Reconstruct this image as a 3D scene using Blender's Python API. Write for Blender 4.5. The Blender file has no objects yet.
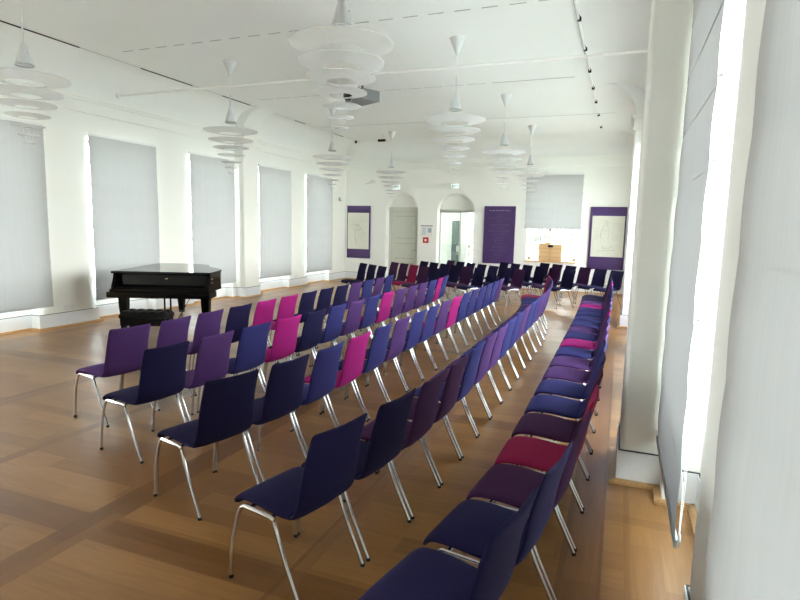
import bpy, bmesh, math, random
from mathutils import Vector, Matrix, noise
random.seed(7)
PI = math.pi
S = bpy.context.scene
COL = S.collection

# ------------------------------------------------------------------ materials
def mat(name, col, rough=.6, metal=0., spec=.5, sheen=0., coat=0.):
    m = bpy.data.materials.new(name); m.use_nodes = True
    b = m.node_tree.nodes['Principled BSDF']
    b.inputs['Base Color'].default_value = (*col, 1)
    b.inputs['Roughness'].default_value = rough
    b.inputs['Metallic'].default_value = metal
    b.inputs['Specular IOR Level'].default_value = spec
    b.inputs['Sheen Weight'].default_value = sheen
    b.inputs['Coat Weight'].default_value = coat
    return m
def nd(m, t, **kw):
    n = m.node_tree.nodes.new(t)
    for k, v in kw.items(): setattr(n, k, v)
    return n
def lk(m, a, b): m.node_tree.links.new(a, b)
def bumpy(m, scale=60, strength=.1, dist=.01, detail=3):
    b = m.node_tree.nodes['Principled BSDF']
    tc = nd(m, 'ShaderNodeTexCoord'); n = nd(m, 'ShaderNodeTexNoise'); bp = nd(m, 'ShaderNodeBump')
    n.inputs['Scale'].default_value = scale; n.inputs['Detail'].default_value = detail
    bp.inputs['Strength'].default_value = strength; bp.inputs['Distance'].default_value = dist
    lk(m, tc.outputs['Object'], n.inputs['Vector']); lk(m, n.outputs['Fac'], bp.inputs['Height']); lk(m, bp.outputs['Normal'], b.inputs['Normal'])
    return m
def vary(m, c0, c1, scale=3, stretch=(1, 1, 1), detail=4):
    b = m.node_tree.nodes['Principled BSDF']
    tc = nd(m, 'ShaderNodeTexCoord'); mp = nd(m, 'ShaderNodeMapping'); n = nd(m, 'ShaderNodeTexNoise'); r = nd(m, 'ShaderNodeMix', data_type='RGBA')
    mp.inputs['Scale'].default_value = stretch; n.inputs['Scale'].default_value = scale; n.inputs['Detail'].default_value = detail
    r.inputs['A'].default_value = (*c0, 1); r.inputs['B'].default_value = (*c1, 1)
    lk(m, tc.outputs['Object'], mp.inputs[0]); lk(m, mp.outputs[0], n.inputs['Vector']); lk(m, n.outputs['Fac'], r.inputs['Factor']); lk(m, r.outputs['Result'], b.inputs['Base Color'])
    return m

M = {}
M['wall'] = bumpy(vary(mat('wall_paint', (.8, .8, .8), .75, spec=.2), (.86, .87, .825), (.885, .895, .86), 1.2), 90, .08)
M['ceiling'] = bumpy(vary(mat('ceiling_paint', (.8, .8, .8), .8, spec=.15), (.83, .845, .82), (.86, .875, .85), .8), 50, .06)
M['base'] = mat('baseboard_paint', (.76, .78, .80), .45)
M['gap'] = mat('shadow_gap', (.05, .05, .05), .8)
M['frame'] = mat('window_frame_white', (.82, .82, .80), .4)
M['doorpaint'] = bumpy(mat('door_paint_grey_green', (.62, .64, .57), .5), 40, .05)
M['doorline'] = mat('door_groove_shade', (.30, .31, .27), .7)
M['oak'] = vary(mat('oak_trim', (.5, .3, .15), .4), (.42, .24, .10), (.58, .36, .17), 4, (1, .2, 3))
M['darkoak'] = vary(mat('dark_trim', (.2, .1, .05), .5), (.17, .07, .03), (.26, .12, .05), 4, (1, .2, 3))
M['chrome'] = mat('chrome_steel', (.62, .63, .64), .2, 1.)
M['black'] = mat('black_plastic', (.006, .006, .006), .45, spec=.3)
M['lacquer'] = mat('black_piano_lacquer', (.003, .003, .004), .10, spec=.14)
M['leather'] = bumpy(mat('black_leather', (.004, .004, .004), .5, spec=.10), 120, .3)
M['brass'] = mat('brass', (.5, .36, .14), .3, 1.)
M['projgrey'] = mat('projector_grey', (.17, .18, .18), .5)
M['white'] = mat('white_plastic', (.8, .8, .8), .4)
M['whitemetal'] = mat('white_lacquer_metal', (.62, .64, .65), .35)
M['cable'] = mat('white_cable', (.92, .92, .9), .5)
M['red'] = mat('red_plastic', (.55, .03, .02), .4)
M['poster'] = mat('purple_panel', (.058, .022, .125), .4)
M['paper'] = vary(mat('cream_paper', (.7, .7, .6), .7), (.66, .66, .58), (.74, .74, .66), 5)
M['ink'] = mat('pencil_line', (.36, .33, .26), .8)
M['lettering'] = mat('pale_lettering', (.24, .18, .34), .7)
M['ltitle'] = mat('white_lettering', (.6, .55, .65), .7)
M['pine'] = vary(mat('pale_wood', (.5, .3, .15), .5), (.60, .36, .17), (.72, .47, .25), 6, (.3, 1, 5))
M['grass'] = vary(mat('gravel', (.5, .5, .45), .9), (.50, .49, .44), (.64, .63, .58), 3)
M['leaf'] = vary(mat('tree_leaves', (.1, .2, .05), .8), (.13, .15, .11), (.30, .33, .27), 2)
M['bark'] = mat('tree_bark', (.12, .09, .06), .9)
M['blue_grey_paint'] = mat('grey_green_inner_door', (.10, .15, .14), .4)
M['stone'] = mat('lobby_floor_stone', (.4, .38, .34), .5)

def fabric(name, col):
    m = mat(name, col, .95, spec=.1, sheen=.10)
    b = m.node_tree.nodes['Principled BSDF']; b.inputs['Sheen Tint'].default_value = (*[min(1, c*3+.15) for c in col], 1)
    b.inputs['Sheen Roughness'].default_value = .5
    return bumpy(m, 500, .25, .002, 1)
FAB = dict(blue=fabric('blue_wool', (.028, .028, .122)), purple=fabric('purple_wool', (.068, .029, .118)), plum=fabric('purple_wool_shaded', (.046, .015, .056)),
           magenta=fabric('magenta_wool', (.29, .012, .14)), crimson=fabric('magenta_wool_shaded', (.24, .013, .058)), navy=fabric('blue_wool_shaded', (.013, .011, .046)))  # navy, plum, crimson: blue, purple, magenta cloth with shade put in the colour

def emis(name, col, s):
    m = bpy.data.materials.new(name); m.use_nodes = True; nt = m.node_tree; nt.nodes.clear()
    e = nt.nodes.new('ShaderNodeEmission'); o = nt.nodes.new('ShaderNodeOutputMaterial')
    e.inputs[0].default_value = (*col, 1); e.inputs[1].default_value = s; nt.links.new(e.outputs[0], o.inputs[0]); return m
M['signlit'] = emis('lit_sign_face', (.93, 1, .97), .036)
M['signgreen'] = emis('lit_sign_green', (.35, .8, .6), .022)

def glassmat():
    m = bpy.data.materials.new('window_glass'); m.use_nodes = True; nt = m.node_tree; nt.nodes.clear()
    t = nt.nodes.new('ShaderNodeBsdfTransparent'); g = nt.nodes.new('ShaderNodeBsdfGlossy'); x = nt.nodes.new('ShaderNodeMixShader')
    f = nt.nodes.new('ShaderNodeFresnel'); o = nt.nodes.new('ShaderNodeOutputMaterial')
    f.inputs[0].default_value = 1.3; t.inputs[0].default_value = (.95, .97, .96, 1); g.inputs['Roughness'].default_value = .02
    x.inputs[0].default_value = .05; nt.links.new(t.outputs[0], x.inputs[1]); nt.links.new(g.outputs[0], x.inputs[2]); nt.links.new(x.outputs[0], o.inputs[0]); return m
M['glass'] = glassmat()

def blindmat():
    m = bpy.data.materials.new('blind_linen'); m.use_nodes = True; nt = m.node_tree; nt.nodes.clear()
    tc = nt.nodes.new('ShaderNodeTexCoord'); mp = nt.nodes.new('ShaderNodeMapping'); n = nt.nodes.new('ShaderNodeTexNoise')
    mp.inputs['Scale'].default_value = (30, 30, .5); n.inputs['Scale'].default_value = 1.5; n.inputs['Detail'].default_value = 5
    c = nt.nodes.new('ShaderNodeMix'); c.data_type = 'RGBA'; c.inputs['A'].default_value = (.46, .465, .46, 1); c.inputs['B'].default_value = (.52, .525, .52, 1)
    d = nt.nodes.new('ShaderNodeBsdfDiffuse'); t = nt.nodes.new('ShaderNodeBsdfTranslucent'); x = nt.nodes.new('ShaderNodeMixShader'); x.inputs[0].default_value = BLIND_T
    k = nt.nodes.new('ShaderNodeMix'); k.data_type = 'RGBA'; k.blend_type = 'MULTIPLY'; k.inputs['Factor'].default_value = 1; k.inputs['B'].default_value = (.88, .90, .95, 1)
    o = nt.nodes.new('ShaderNodeOutputMaterial')
    l = nt.links.new
    l(tc.outputs['Object'], mp.inputs[0]); l(mp.outputs[0], n.inputs['Vector']); l(n.outputs['Fac'], c.inputs['Factor'])
    l(c.outputs['Result'], d.inputs[0]); l(c.outputs['Result'], k.inputs['A']); l(k.outputs['Result'], t.inputs[0])
    l(d.outputs[0], x.inputs[1]); l(t.outputs[0], x.inputs[2]); l(x.outputs[0], o.inputs[0]); return m
BLIND_T = .055
M['blind'] = blindmat()

def acrylic():
    m = bpy.data.materials.new('frosted_acrylic'); m.use_nodes = True; nt = m.node_tree; nt.nodes.clear()
    d = nt.nodes.new('ShaderNodeBsdfDiffuse'); t = nt.nodes.new('ShaderNodeBsdfTranslucent'); x = nt.nodes.new('ShaderNodeMixShader')
    tr = nt.nodes.new('ShaderNodeBsdfTransparent'); g = nt.nodes.new('ShaderNodeBsdfGlossy'); y = nt.nodes.new('ShaderNodeMixShader'); z = nt.nodes.new('ShaderNodeMixShader')
    f = nt.nodes.new('ShaderNodeFresnel'); o = nt.nodes.new('ShaderNodeOutputMaterial')
    d.inputs[0].default_value = t.inputs[0].default_value = (.98, .985, .985, 1); x.inputs[0].default_value = .85; y.inputs[0].default_value = .36
    g.inputs['Roughness'].default_value = .12; f.inputs[0].default_value = 1.45
    l = nt.links.new
    l(d.outputs[0], x.inputs[1]); l(t.outputs[0], x.inputs[2]); l(x.outputs[0], y.inputs[1]); l(tr.outputs[0], y.inputs[2])
    z.inputs[0].default_value = .05; l(y.outputs[0], z.inputs[1]); l(g.outputs[0], z.inputs[2]); l(z.outputs[0], o.inputs[0]); return m
M['acrylic'] = acrylic()
TRACKY = (7.65, 8.9, 10.1, 11.3, 12.5, 13.9, 15.5)

def floormat():
    m = bpy.data.materials.new('parquet_oak'); m.use_nodes = True; nt = m.node_tree
    b = nt.nodes['Principled BSDF']; l = nt.links.new
    def N(t, **kw):
        n = nt.nodes.new(t)
        for k, v in kw.items(): setattr(n, k, v)
        return n
    def MA(op, a, bb=None, c=None):
        n = N('ShaderNodeMath', operation=op)
        for i, v in enumerate((a, bb, c)):
            if v is None: continue
            if isinstance(v, (int, float)): n.inputs[i].default_value = v
            else: l(v, n.inputs[i])
        return n.outputs[0]
    tc = N('ShaderNodeTexCoord'); sp = N('ShaderNodeSeparateXYZ'); l(tc.outputs['Object'], sp.inputs[0])
    X, Y = sp.outputs[0], sp.outputs[1]
    def band(v, off, pitch, w):
        a = MA('ADD', v, -off + pitch*40.5)
        a = MA('MODULO', a, pitch)
        a = MA('ABSOLUTE', MA('SUBTRACT', a, pitch/2))
        return MA('LESS_THAN', a, w/2)
    bx = band(X, -2.83, 2.74, .22); by = band(Y, 2.25, 2.74, .22)
    bx2 = band(X, -4.2, 2.74, .10); by2 = band(Y, 3.62, 2.74, .10)
    big = MA('MAXIMUM', bx, by); small = MA('MAXIMUM', bx2, by2)
    edge = MA('GREATER_THAN', X, .13)
    # planks run across the room inside the panels, along the room by the wall
    def planks(u, v, pw, plen):
        row = MA('FLOOR', MA('DIVIDE', v, pw))
        sh = MA('MULTIPLY', MA('FRACT', MA('MULTIPLY', MA('SINE', MA('MULTIPLY', row, 12.9898)), 43758.5)), plen)
        cell = MA('FLOOR', MA('DIVIDE', MA('ADD', u, sh), plen))
        return MA('FRACT', MA('MULTIPLY', MA('SINE', MA('ADD', MA('MULTIPLY', row, 78.233), MA('MULTIPLY', cell, 37.719))), 4375.85))
    pX = planks(X, Y, .16, 1.37); pY = planks(Y, X, .165, 3.1)
    def mixf(f, a, c):
        n = N('ShaderNodeMix', data_type='FLOAT'); 
        if isinstance(f, float): n.inputs[0].default_value = f
        else: l(f, n.inputs[0])
        for i, v in ((2, a), (3, c)):
            if isinstance(v, (int, float)): n.inputs[i].default_value = v
            else: l(v, n.inputs[i])
        return n.outputs[0]
    useY = MA('MAXIMUM', edge, MA('MAXIMUM', bx, bx2))
    tone = mixf(useY, pX, pY)
    def grain(sx, sy):
        mp = N('ShaderNodeMapping'); n = N('ShaderNodeTexNoise'); mp.inputs['Scale'].default_value = (sx, sy, 1); n.inputs['Scale'].default_value = 1; n.inputs['Detail'].default_value = 6; n.inputs['Roughness'].default_value = .6
        n.inputs['Distortion'].default_value = .6
        l(tc.outputs['Object'], mp.inputs[0]); l(mp.outputs[0], n.inputs['Vector']); return n.outputs['Fac']
    g = mixf(useY, grain(2.2, 34), grain(34, 2.2))
    t = MA('ADD', MA('MULTIPLY', tone, .5), MA('MULTIPLY', g, .75))
    cr = N('ShaderNodeValToRGB'); e = cr.color_ramp.elements
    e[0].position = .15; e[0].color = (.185, .080, .024, 1); e[1].position = .95; e[1].color = (.32, .158, .050, 1)
    x = cr.color_ramp.elements.new(.55); x.color = (.245, .114, .034, 1)
    l(t, cr.inputs[0])
    def mul(f, col, c):
        n = N('ShaderNodeMix', data_type='RGBA', blend_type='MULTIPLY'); l(f, n.inputs['Factor']); l(col, n.inputs['A']); n.inputs['B'].default_value = (*c, 1); return n.outputs['Result']
    c = mul(big, cr.outputs[0], (.67, .60, .56)); c = mul(MA('MULTIPLY', small, MA('SUBTRACT', 1, big)), c, (.84, .81, .80))
    wear = N('ShaderNodeTexNoise'); wear.inputs['Scale'].default_value = .9; wear.inputs['Detail'].default_value = 3; l(tc.outputs['Object'], wear.inputs['Vector'])
    l(c, b.inputs['Base Color'])
    l(mixf(wear.outputs['Fac'], .24, .42), b.inputs['Roughness'])
    b.inputs['Specular IOR Level'].default_value = .38
    bp = N('ShaderNodeBump'); bp.inputs['Strength'].default_value = .06; bp.inputs['Distance'].default_value = .004; l(g, bp.inputs['Height']); l(bp.outputs[0], b.inputs['Normal'])
    return m
M['floor'] = floormat()

# ------------------------------------------------------------------ mesh builder
class MB:
    def __init__(s): s.bm = bmesh.new()
    def box(s, x0, x1, y0, y1, z0, z1, bev=0., mtx=None):
        vs = bmesh.ops.create_cube(s.bm, size=1)['verts']
        for v in vs: v.co = Vector((x0+(x1-x0)*(v.co.x+.5), y0+(y1-y0)*(v.co.y+.5), z0+(z1-z0)*(v.co.z+.5)))
        if bev > 0:
            es = list({e for v in vs for e in v.link_edges})
            r = bmesh.ops.bevel(s.bm, geom=es, offset=bev, segments=2, affect='EDGES', profile=.6)
            vs = list({v for f in r['faces'] for v in f.verts} | {v for v in vs if v.is_valid})
        if mtx:
            for v in vs: v.co = mtx @ v.co
        return s
    def prism(s, poly, axis, a, b, mtx=None):
        def P(p, t):
            v = {'x': (t, p[0], p[1]), 'y': (p[0], t, p[1]), 'z': (p[0], p[1], t)}[axis]
            v = Vector(v); return mtx @ v if mtx else v
        A = [s.bm.verts.new(P(p, a)) for p in poly]; B = [s.bm.verts.new(P(p, b)) for p in poly]
        n = len(poly)
        s.bm.faces.new(A); s.bm.faces.new(B[::-1])
        for i in range(n): s.bm.faces.new((A[i], B[i], B[(i+1) % n], A[(i+1) % n]))
        return s
    def rings(s, rs, cap=True, closed=True):
        V = [[s.bm.verts.new(p) for p in r] for r in rs]; n = len(rs[0])
        for i in range(len(V)-1):
            for j in range(n if closed else n-1):
                k = (j+1) % n; s.bm.faces.new((V[i][j], V[i][k], V[i+1][k], V[i+1][j]))
        if cap: s.bm.faces.new(V[0][::-1]); s.bm.faces.new(V[-1])
        return s
    def tube(s, pts, r, n=8, cap=True):
        pts = [Vector(p) for p in pts]; rs = []
        up = Vector((0, 0, 1)); prev = None
        for i, p in enumerate(pts):
            d = (pts[min(i+1, len(pts)-1)] - pts[max(i-1, 0)]).normalized()
            if prev is None: a = d.cross(up if abs(d.z) < .95 else Vector((1, 0, 0))).normalized()
            else: a = (prev - d*prev.dot(d)).normalized()
            prev = a; b = d.cross(a); rr = r[i] if isinstance(r, (list, tuple)) else r
            rs.append([p + a*rr*math.cos(2*PI*k/n) + b*rr*math.sin(2*PI*k/n) for k in range(n)])
        return s.rings(rs, cap)
    def lathe(s, prof, c=(0, 0, 0), n=24, cap=True):
        c = Vector(c)
        return s.rings([[c + Vector((r*math.cos(2*PI*k/n), r*math.sin(2*PI*k/n), z)) for k in range(n)] for r, z in prof], cap)
    def build(s, name, m, parent=None, smooth=False, loc=None):
        bmesh.ops.recalc_face_normals(s.bm, faces=s.bm.faces)
        me = bpy.data.meshes.new(name); s.bm.to_mesh(me); s.bm.free()
        me.materials.append(m)
        if smooth:
            for p in me.polygons: p.use_smooth = True
            try: me.set_sharp_from_angle(angle=math.radians(40))
            except Exception: pass
        o = bpy.data.objects.new(name, me); COL.objects.link(o)
        if parent: o.parent = parent
        if loc: o.location = loc
        return o
def tag(o, label=None, cat=None, group=None, kind=None):
    if label: o['label'] = label
    if cat: o['category'] = cat
    if group: o['group'] = group
    if kind: o['kind'] = kind
    return o
def empty(name, loc=(0, 0, 0), rz=0.):
    o = bpy.data.objects.new(name, None); COL.objects.link(o); o.location = loc; o.rotation_euler = (0, 0, rz); o.empty_display_size = .1
    return o
def copy_tree(o, parent=None):
    c = o.copy(); COL.objects.link(c); c.parent = parent
    for ch in list(o.children): copy_tree(ch, c)
    return c

# ------------------------------------------------------------------ room
XL, XR, YB, YE = -8.66, .38, -.70, 17.0
ZC, ZR, ZK = 4.45, 3.88, 3.60          # ceiling, springing of the cove, underside of the cornice band
ZW = 3.22                               # top of the window recesses
RW = 1.35                               # recess width
def ranges(centers, pil):
    """plan of a long wall: list of (y0, y1, d); d = how far it stands into the room"""
    cuts = [(c-RW/2, c+RW/2, -.2) for c in centers] + [(a, b, None) for a, b in pil]
    cuts.sort(); out = []; y = YB
    for a, b, d in cuts:
        if a > y: out.append((y, a, 0.))
        out.append((a, b, d)); y = b
    if y < YE: out.append((y, YE, 0.))
    return out
PIL = [(4.19, 4.76), (11.22, 11.80)]
LC = [.85, 3.27, 5.54, 7.98, 10.40, 12.87, 15.20]
RC = [.88, 3.30, 5.54, 7.98, 10.40, 12.87, 15.20]
NOWIN_L = (.85, 3.27)
def side_wall(name, x0, sg, centers, pd, nowin=()):
    """x0 = wall plane, sg = +1 if the room lies towards +x"""
    rg = [(a, b, pd if d is None else d) for a, b, d in ranges(centers, PIL)]
    out = x0 - sg*.62
    def bx(mb, xa, xb, y0, y1, z0, z1, **k): mb.box(min(xa, xb), max(xa, xb), y0, y1, z0, z1, **k)
    w = MB()
    for a, b, d in rg:
        if d >= 0:
            # pier or pilaster with softly rounded front corners
            f = x0 + sg*d; r = .035 if d else (.13 if sg > 0 else .045)
            pts = []
            ra, rb = (0 if a <= YB+.01 else r), (0 if b >= YE-.01 else r)
            if d == 0 and b-a < .6: ra = rb = .03
            r = ra
            for k in range(5): t = k/4*PI/2; pts.append((f - sg*r*(1-math.sin(t)), a + r*(1-math.cos(t))))
            r = rb
            for k in range(5): t = k/4*PI/2; pts.append((f - sg*r*(1-math.cos(t)), b - r*(1-math.sin(t))))
            pts += [(out, b), (out, a)]
            w.prism(pts, 'z', .24, ZW if d == 0 else ZR); bx(w, out, f, a, b, 0, .24)
            if d == 0: bx(w, out, x0, a, b, ZW, ZK+.02)
        else:
            c = (a+b)/2; f = x0 + sg*d
            if c in nowin: bx(w, out, f, a, b, 0, ZK)
            else:
                bx(w, out, f, a, b, 0, .52)
                for y0, y1 in ((a, a+.03), (b-.03, b)): bx(w, out, f, y0, y1, .52, ZW)
            bx(w, out, x0, a, b, ZW, ZK+.02)
    bx(w, out, x0, YB, YE+.4, ZK, ZR)
    w.box(min(out, x0), max(out, x0), YE, YE+.5, 0, ZR); w.box(min(out, x0), max(out, x0), YB-.4, YB, 0, ZR)
    wo = tag(w.build('wall_'+name, M['wall']), f'white {name} wall with window recesses between broad piers', kind='structure')
    # mouldings that follow the plan
    def follow(mb, t, z0, z1, only=None):
        for i, (a, b, d) in enumerate(rg):
            dl = rg[i-1][2] if i else d; dr = rg[i+1][2] if i < len(rg)-1 else d
            if only == 'top': 
                d, dl, dr = [0 if q < 0 else q for q in (d, dl, dr)]
            f = x0 + sg*d
            ya = a - (t if d > dl else -t if d < dl and only != 'top' else 0); yb = b + (t if d > dr else -t if d < dr and only != 'top' else 0)
            ya = a - (t if d > dl else 0); yb = b + (t if d > dr else 0)
            bx(mb, f, f + sg*t, ya, yb, z0, z1)
            if d > dl: bx(mb, x0 + sg*dl, f, a-t, a, z0, z1)
            if d > dr: bx(mb, x0 + sg*dr, f, b, b+t, z0, z1)
    m = MB(); follow(m, .014, .0, .236); tag(m.build('baseboard_'+name, M['base']), kind='structure')
    m = MB(); follow(m, .008, .236, .2445); g = m.build('shadow_line', M['gap'], bpy.data.objects['baseboard_'+name])
    m = MB(); follow(m, .058, .0, .022); follow(m, .045, .022, .03); tag(m.build('trim_1' if name == 'left' else 'trim_2', M['oak']), 'oak moulding along the foot of the %s wall' % name, kind='structure')
    m = MB(); follow(m, .03, ZK, ZK+.05, 'top'); follow(m, .016, ZK+.05, ZR-.09, 'top'); follow(m, .045, ZR-.09, ZR-.045, 'top'); follow(m, .075, ZR-.045, ZR, 'top')
    tag(m.build('trim_3' if name == 'left' else 'trim_4', M['wall']), 'stepped cornice band under the coved ceiling, %s side' % name, kind='structure')
    # cove + ribs
    cw = .63
    def coveprof(off, extra=0):
        e = x0 + sg*off; p = []
        for k in range(17): t = k/16*PI/2; p.append((e + sg*cw*(1-math.cos(t)), ZR + (ZC-ZR)*math.sin(t)))
        return p + [(e + sg*cw, ZC+.2), (out, ZC+.2), (out, ZR)]
    m = MB(); m.prism(coveprof(0), 'y', YB-.2, YE+.2)
    for a, b in PIL: m.prism(coveprof(pd), 'y', a, b)
    tag(m.build('ceiling_cove_'+name, M['ceiling'], smooth=True), 'curved white cove rising from the %s cornice to the ceiling' % name, kind='structure')
    return rg
side_wall('left', XL, 1, LC, .26, NOWIN_L)
side_wall('right', XR, -1, RC, .29)

f = MB().box(XL-.7, XR+.7, YB-.5, YE+.45, -.2, 0); tag(f.build('floor', M['floor']), 'oak parquet floor with darker bands framing square panels', kind='structure')
c = MB().box(XL-.7, XR+.7, YB-.5, YE+.5, ZC, ZC+.25); tag(c.build('ceiling', M['ceiling']), 'flat white ceiling with slim slots', kind='structure')
# back wall behind the camera
m = MB().box(XL-.7, XR+.7, YB-.4, YB, 0, ZC+.1); tag(m.build('wall_back', M['wall']), kind='structure')

# end wall with two arched doorways and one window
D1 = (-7.17, -6.07); D2 = (-5.43, -4.25); WN = (-2.62, -1.22)
ZS, ZA = 2.27, 2.84
ZSILL, ZWT = .88, 3.25
m = MB(); y0, y1 = YE, YE+.55
def arch(a, b, n=20):
    c = (a+b)/2; h = (b-a)/2
    return [(c - h*math.cos(PI*k/n), ZS + (ZA-ZS)*math.sin(PI*k/n)**.85) for k in range(n+1)]
m.box(XL-.6, D1[0], y0, y1, 0, ZR)
m.box(D1[1], D2[0], y0, y1, 0, ZR); m.box(D2[1], WN[0], y0, y1, 0, ZR); m.box(WN[1], XR+.6, y0, y1, 0, ZR)
for d in (D1, D2): m.prism(arch(*d) + [(d[1], ZR), (d[0], ZR)], 'y', y0, y1)
m.box(WN[0], WN[1], y0, y1, 0, ZSILL-.04); m.box(WN[0], WN[1], y0, y1, ZWT, ZR)
tag(m.build('wall_end', M['wall']), 'white end wall with two arched doorways and a window', kind='structure')
m = MB()
prof = []
for k in range(17): t = k/16*PI/2; prof.append((YE - .63*(1-math.cos(t)), ZR + (ZC-ZR)*math.sin(t)))
m.prism(prof + [(YE-.63, ZC+.2), (YE+.5, ZC+.2), (YE+.5, ZR)], 'x', XL-.3, XR+.3)
tag(m.build('ceiling_cove_end', M['ceiling'], smooth=True), 'curved white cove above the end wall', kind='structure')
m = MB()
for t, a, b in ((.03, ZK, ZK+.05), (.016, ZK+.05, ZR-.09), (.045, ZR-.09, ZR-.045), (.075, ZR-.045, ZR)): m.box(XL, XR, YE-t, YE, a, b)
tag(m.build('trim_5', M['wall']), 'stepped cornice band along the end wall', kind='structure')
segs = [(XL, D1[0]), (D1[1], D2[0]), (D2[1], XR)]
m = MB(); [m.box(a, b, YE-.014, YE, 0, .236) for a, b in segs]; bb = tag(m.build('baseboard_end', M['base']), kind='structure')
m = MB(); [m.box(a, b, YE-.008, YE, .236, .2445) for a, b in segs]; m.build('shadow_line', M['gap'], bb)
m = MB(); [m.box(a, b, YE-.058, YE, 0, .03) for a, b in segs]; tag(m.build('trim_6', M['oak']), 'oak moulding along the foot of the end wall', kind='structure')

# ceiling slots and seams
m = MB()
for y in (7.06,):
    x = -7.55
    while x < -.75: m.box(x, x+.20, y-.008, y+.008, ZC-.004, ZC+.01); x += .34
for y in (10.6,):
    x = -7.5
    while x < -2.6: m.box(x, x+.36, y-.006, y+.006, ZC-.004, ZC+.01); x += .42
tag(m.build('ceiling_slots', mat('slot_grey', (.42, .42, .42), .9)), 'two dashed rows of narrow slots across the ceiling', kind='structure')
m = MB(); m.box(-7.9, -.3, 13.985, 14.0, ZC-.004, ZC+.01); m.box(-2.4, -.95, 10.59, 10.606, ZC-.006, ZC+.01)
tag(m.build('ceiling_seam', mat('seam_grey', (.5, .5, .48), .9)), 'thin straight seams across the ceiling', kind='structure')
pr = tag(empty('light_track', (0, 0, 0)), 'black segments of a slot track along the left edge of the ceiling', 'light track')
for a, b in ((2.5, 6.67), (7.88, 9.15), (10.05, 11.0), (12.9, 13.4), (15.0, 15.6)):
    m = MB(); m.box(-8.045, -8.02, a, b, ZC-.012, ZC-.0005); m.build('track_segment', M['black'], pr)
m = MB(); m.box(-8.04, -8.025, 1.5, 16.3, ZC-.006, ZC-.0005); m.build('track_channel', mat('track_grey', (.5, .5, .5), .5), pr)

# right track: glassy tube with dark clips
t = tag(empty('cable_track', (-.67, 0, ZC)), 'clear tube track with small dark clips on the ceiling near the right wall', 'light track')
m = MB(); m.tube([(0, 2, -.05), (0, 15.6, -.05)], .007, 8); m.build('track_tube', M['cable'], t, True)
m = MB(); m.tube([(-.012, 6.2, -.052), (-.012, 9.2, -.052)], .019, 8); m.build('light_tube', M['acrylic'], t, True)
for y in TRACKY:
    m = MB(); m.box(-.025, .025, y-.03, y+.03, -.075, -.03, .006); m.tube([(0, y, -.04), (0, y, -.002)], .006, 6); m.build('clip', M['black'], t)

# tie rod across the hall
t = tag(empty('tie_rod', (0, 7.83, 4.0)), 'thin white rod spanning the hall between the two cornices', 'tie rod')
m = MB(); m.tube([(-8.5+.5*0, 0, 0)] + [(-8.5+8.7*k/20, 0, 0) for k in range(1, 21)], .017, 8); m.build('rod', M['cable'], t, True)
for sx in (-8.52, .22):
    m = MB(); m.lathe([(.05, -.012), (.05, .012), (.02, .03)], (0, 0, 0), 12)
    o = m.build('wall_plate', M['cable'], t, True, (sx, 0, 0)); o.rotation_euler = (0, PI/2 if sx < -4 else -PI/2, 0)

# ------------------------------------------------------------------ windows
def window_unit(n, x, sg, c):
    """white timber casement in the outer face of a recess"""
    a, b = c-RW/2+.03, c+RW/2-.03; z0, z1 = .52, ZW; xo = x - sg*.42
    r = tag(empty('window_%d' % n, (xo, c, z0)), 'tall white casement window behind a wall recess', kind='structure')
    w, h = b-a, z1-z0; m = MB()
    for y in (-w/2, w/2-.06): m.box(-.035, .035, y, y+.06, 0, h)
    m.box(-.035, .035, -w/2, w/2, 0, .07); m.box(-.035, .035, -w/2, w/2, h-.07, h)
    m.box(-.03, .03, -.045, .045, 0, h); m.box(-.03, .03, -w/2, w/2, 1.72, 1.79)
    for z in (.58, 1.15): m.box(-.015, .015, -w/2, w/2, z, z+.025)
    m.build('window_frame', M['frame'], r)
    m = MB(); m.box(-.003, .003, -w/2+.05, w/2-.05, .06, h-.06); m.build('glass', M['glass'], r)
    m = MB(); m.box(*sorted((0, sg*.23)), -w/2, w/2, .001, .03); m.build('window_sill', M['frame'], r)
    portal((xo - sg*.10, c, (z0+z1)/2), sg, w, h)
def portal(loc, sg, w, h, end=False):
    l = bpy.data.lights.new('daylight_portal', 'AREA'); l.shape = 'RECTANGLE'; l.cycles.is_portal = True
    l.size = h if not end else w; l.size_y = w if not end else h
    o = bpy.data.objects.new('daylight_portal', l); COL.objects.link(o); o.location = loc
    if end: o.rotation_euler = (-PI/2, 0, 0)          # emits towards -y
    else: o.rotation_euler = (0, -PI/2*sg, 0)          # emits towards +x for sg=+1
n = 1
for c in LC:
    if c in NOWIN_L: continue
    window_unit(n, XL-.0, 1, c); n += 1
for c in RC: window_unit(n, XR, -1, c); n += 1
# end window
r = tag(empty('window_%d' % n, ((WN[0]+WN[1])/2, YE+.40, ZSILL)), 'bright window half covered by a grey blind in the end wall', kind='structure')
w, h = WN[1]-WN[0], ZWT-ZSILL; m = MB()
for x in (-w/2, w/2-.07): m.box(x, x+.07, -.035, .035, 0, h)
m.box(-w/2, w/2, -.035, .035, 0, .08); m.box(-w/2, w/2, -.035, .035, h-.08, h); m.box(-.05, .05, -.03, .03, 0, h)
for z in (.45, .98, 1.5): m.box(-w/2, w/2, -.014, .014, z, z+.028)
m.build('window_frame', M['frame'], r)
m = MB(); m.box(-w/2+.05, w/2-.05, -.003, .003, .06, h-.06); m.build('glass', M['glass'], r)
m = MB(); m.box(-w/2-.03, w/2+.03, -.46, 0, -.04, 0, .008); m.build('window_sill', M['pine'], r)
portal(((WN[0]+WN[1])/2, YE+.52, (ZSILL+ZWT)/2), 1, w, h, True)

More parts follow.
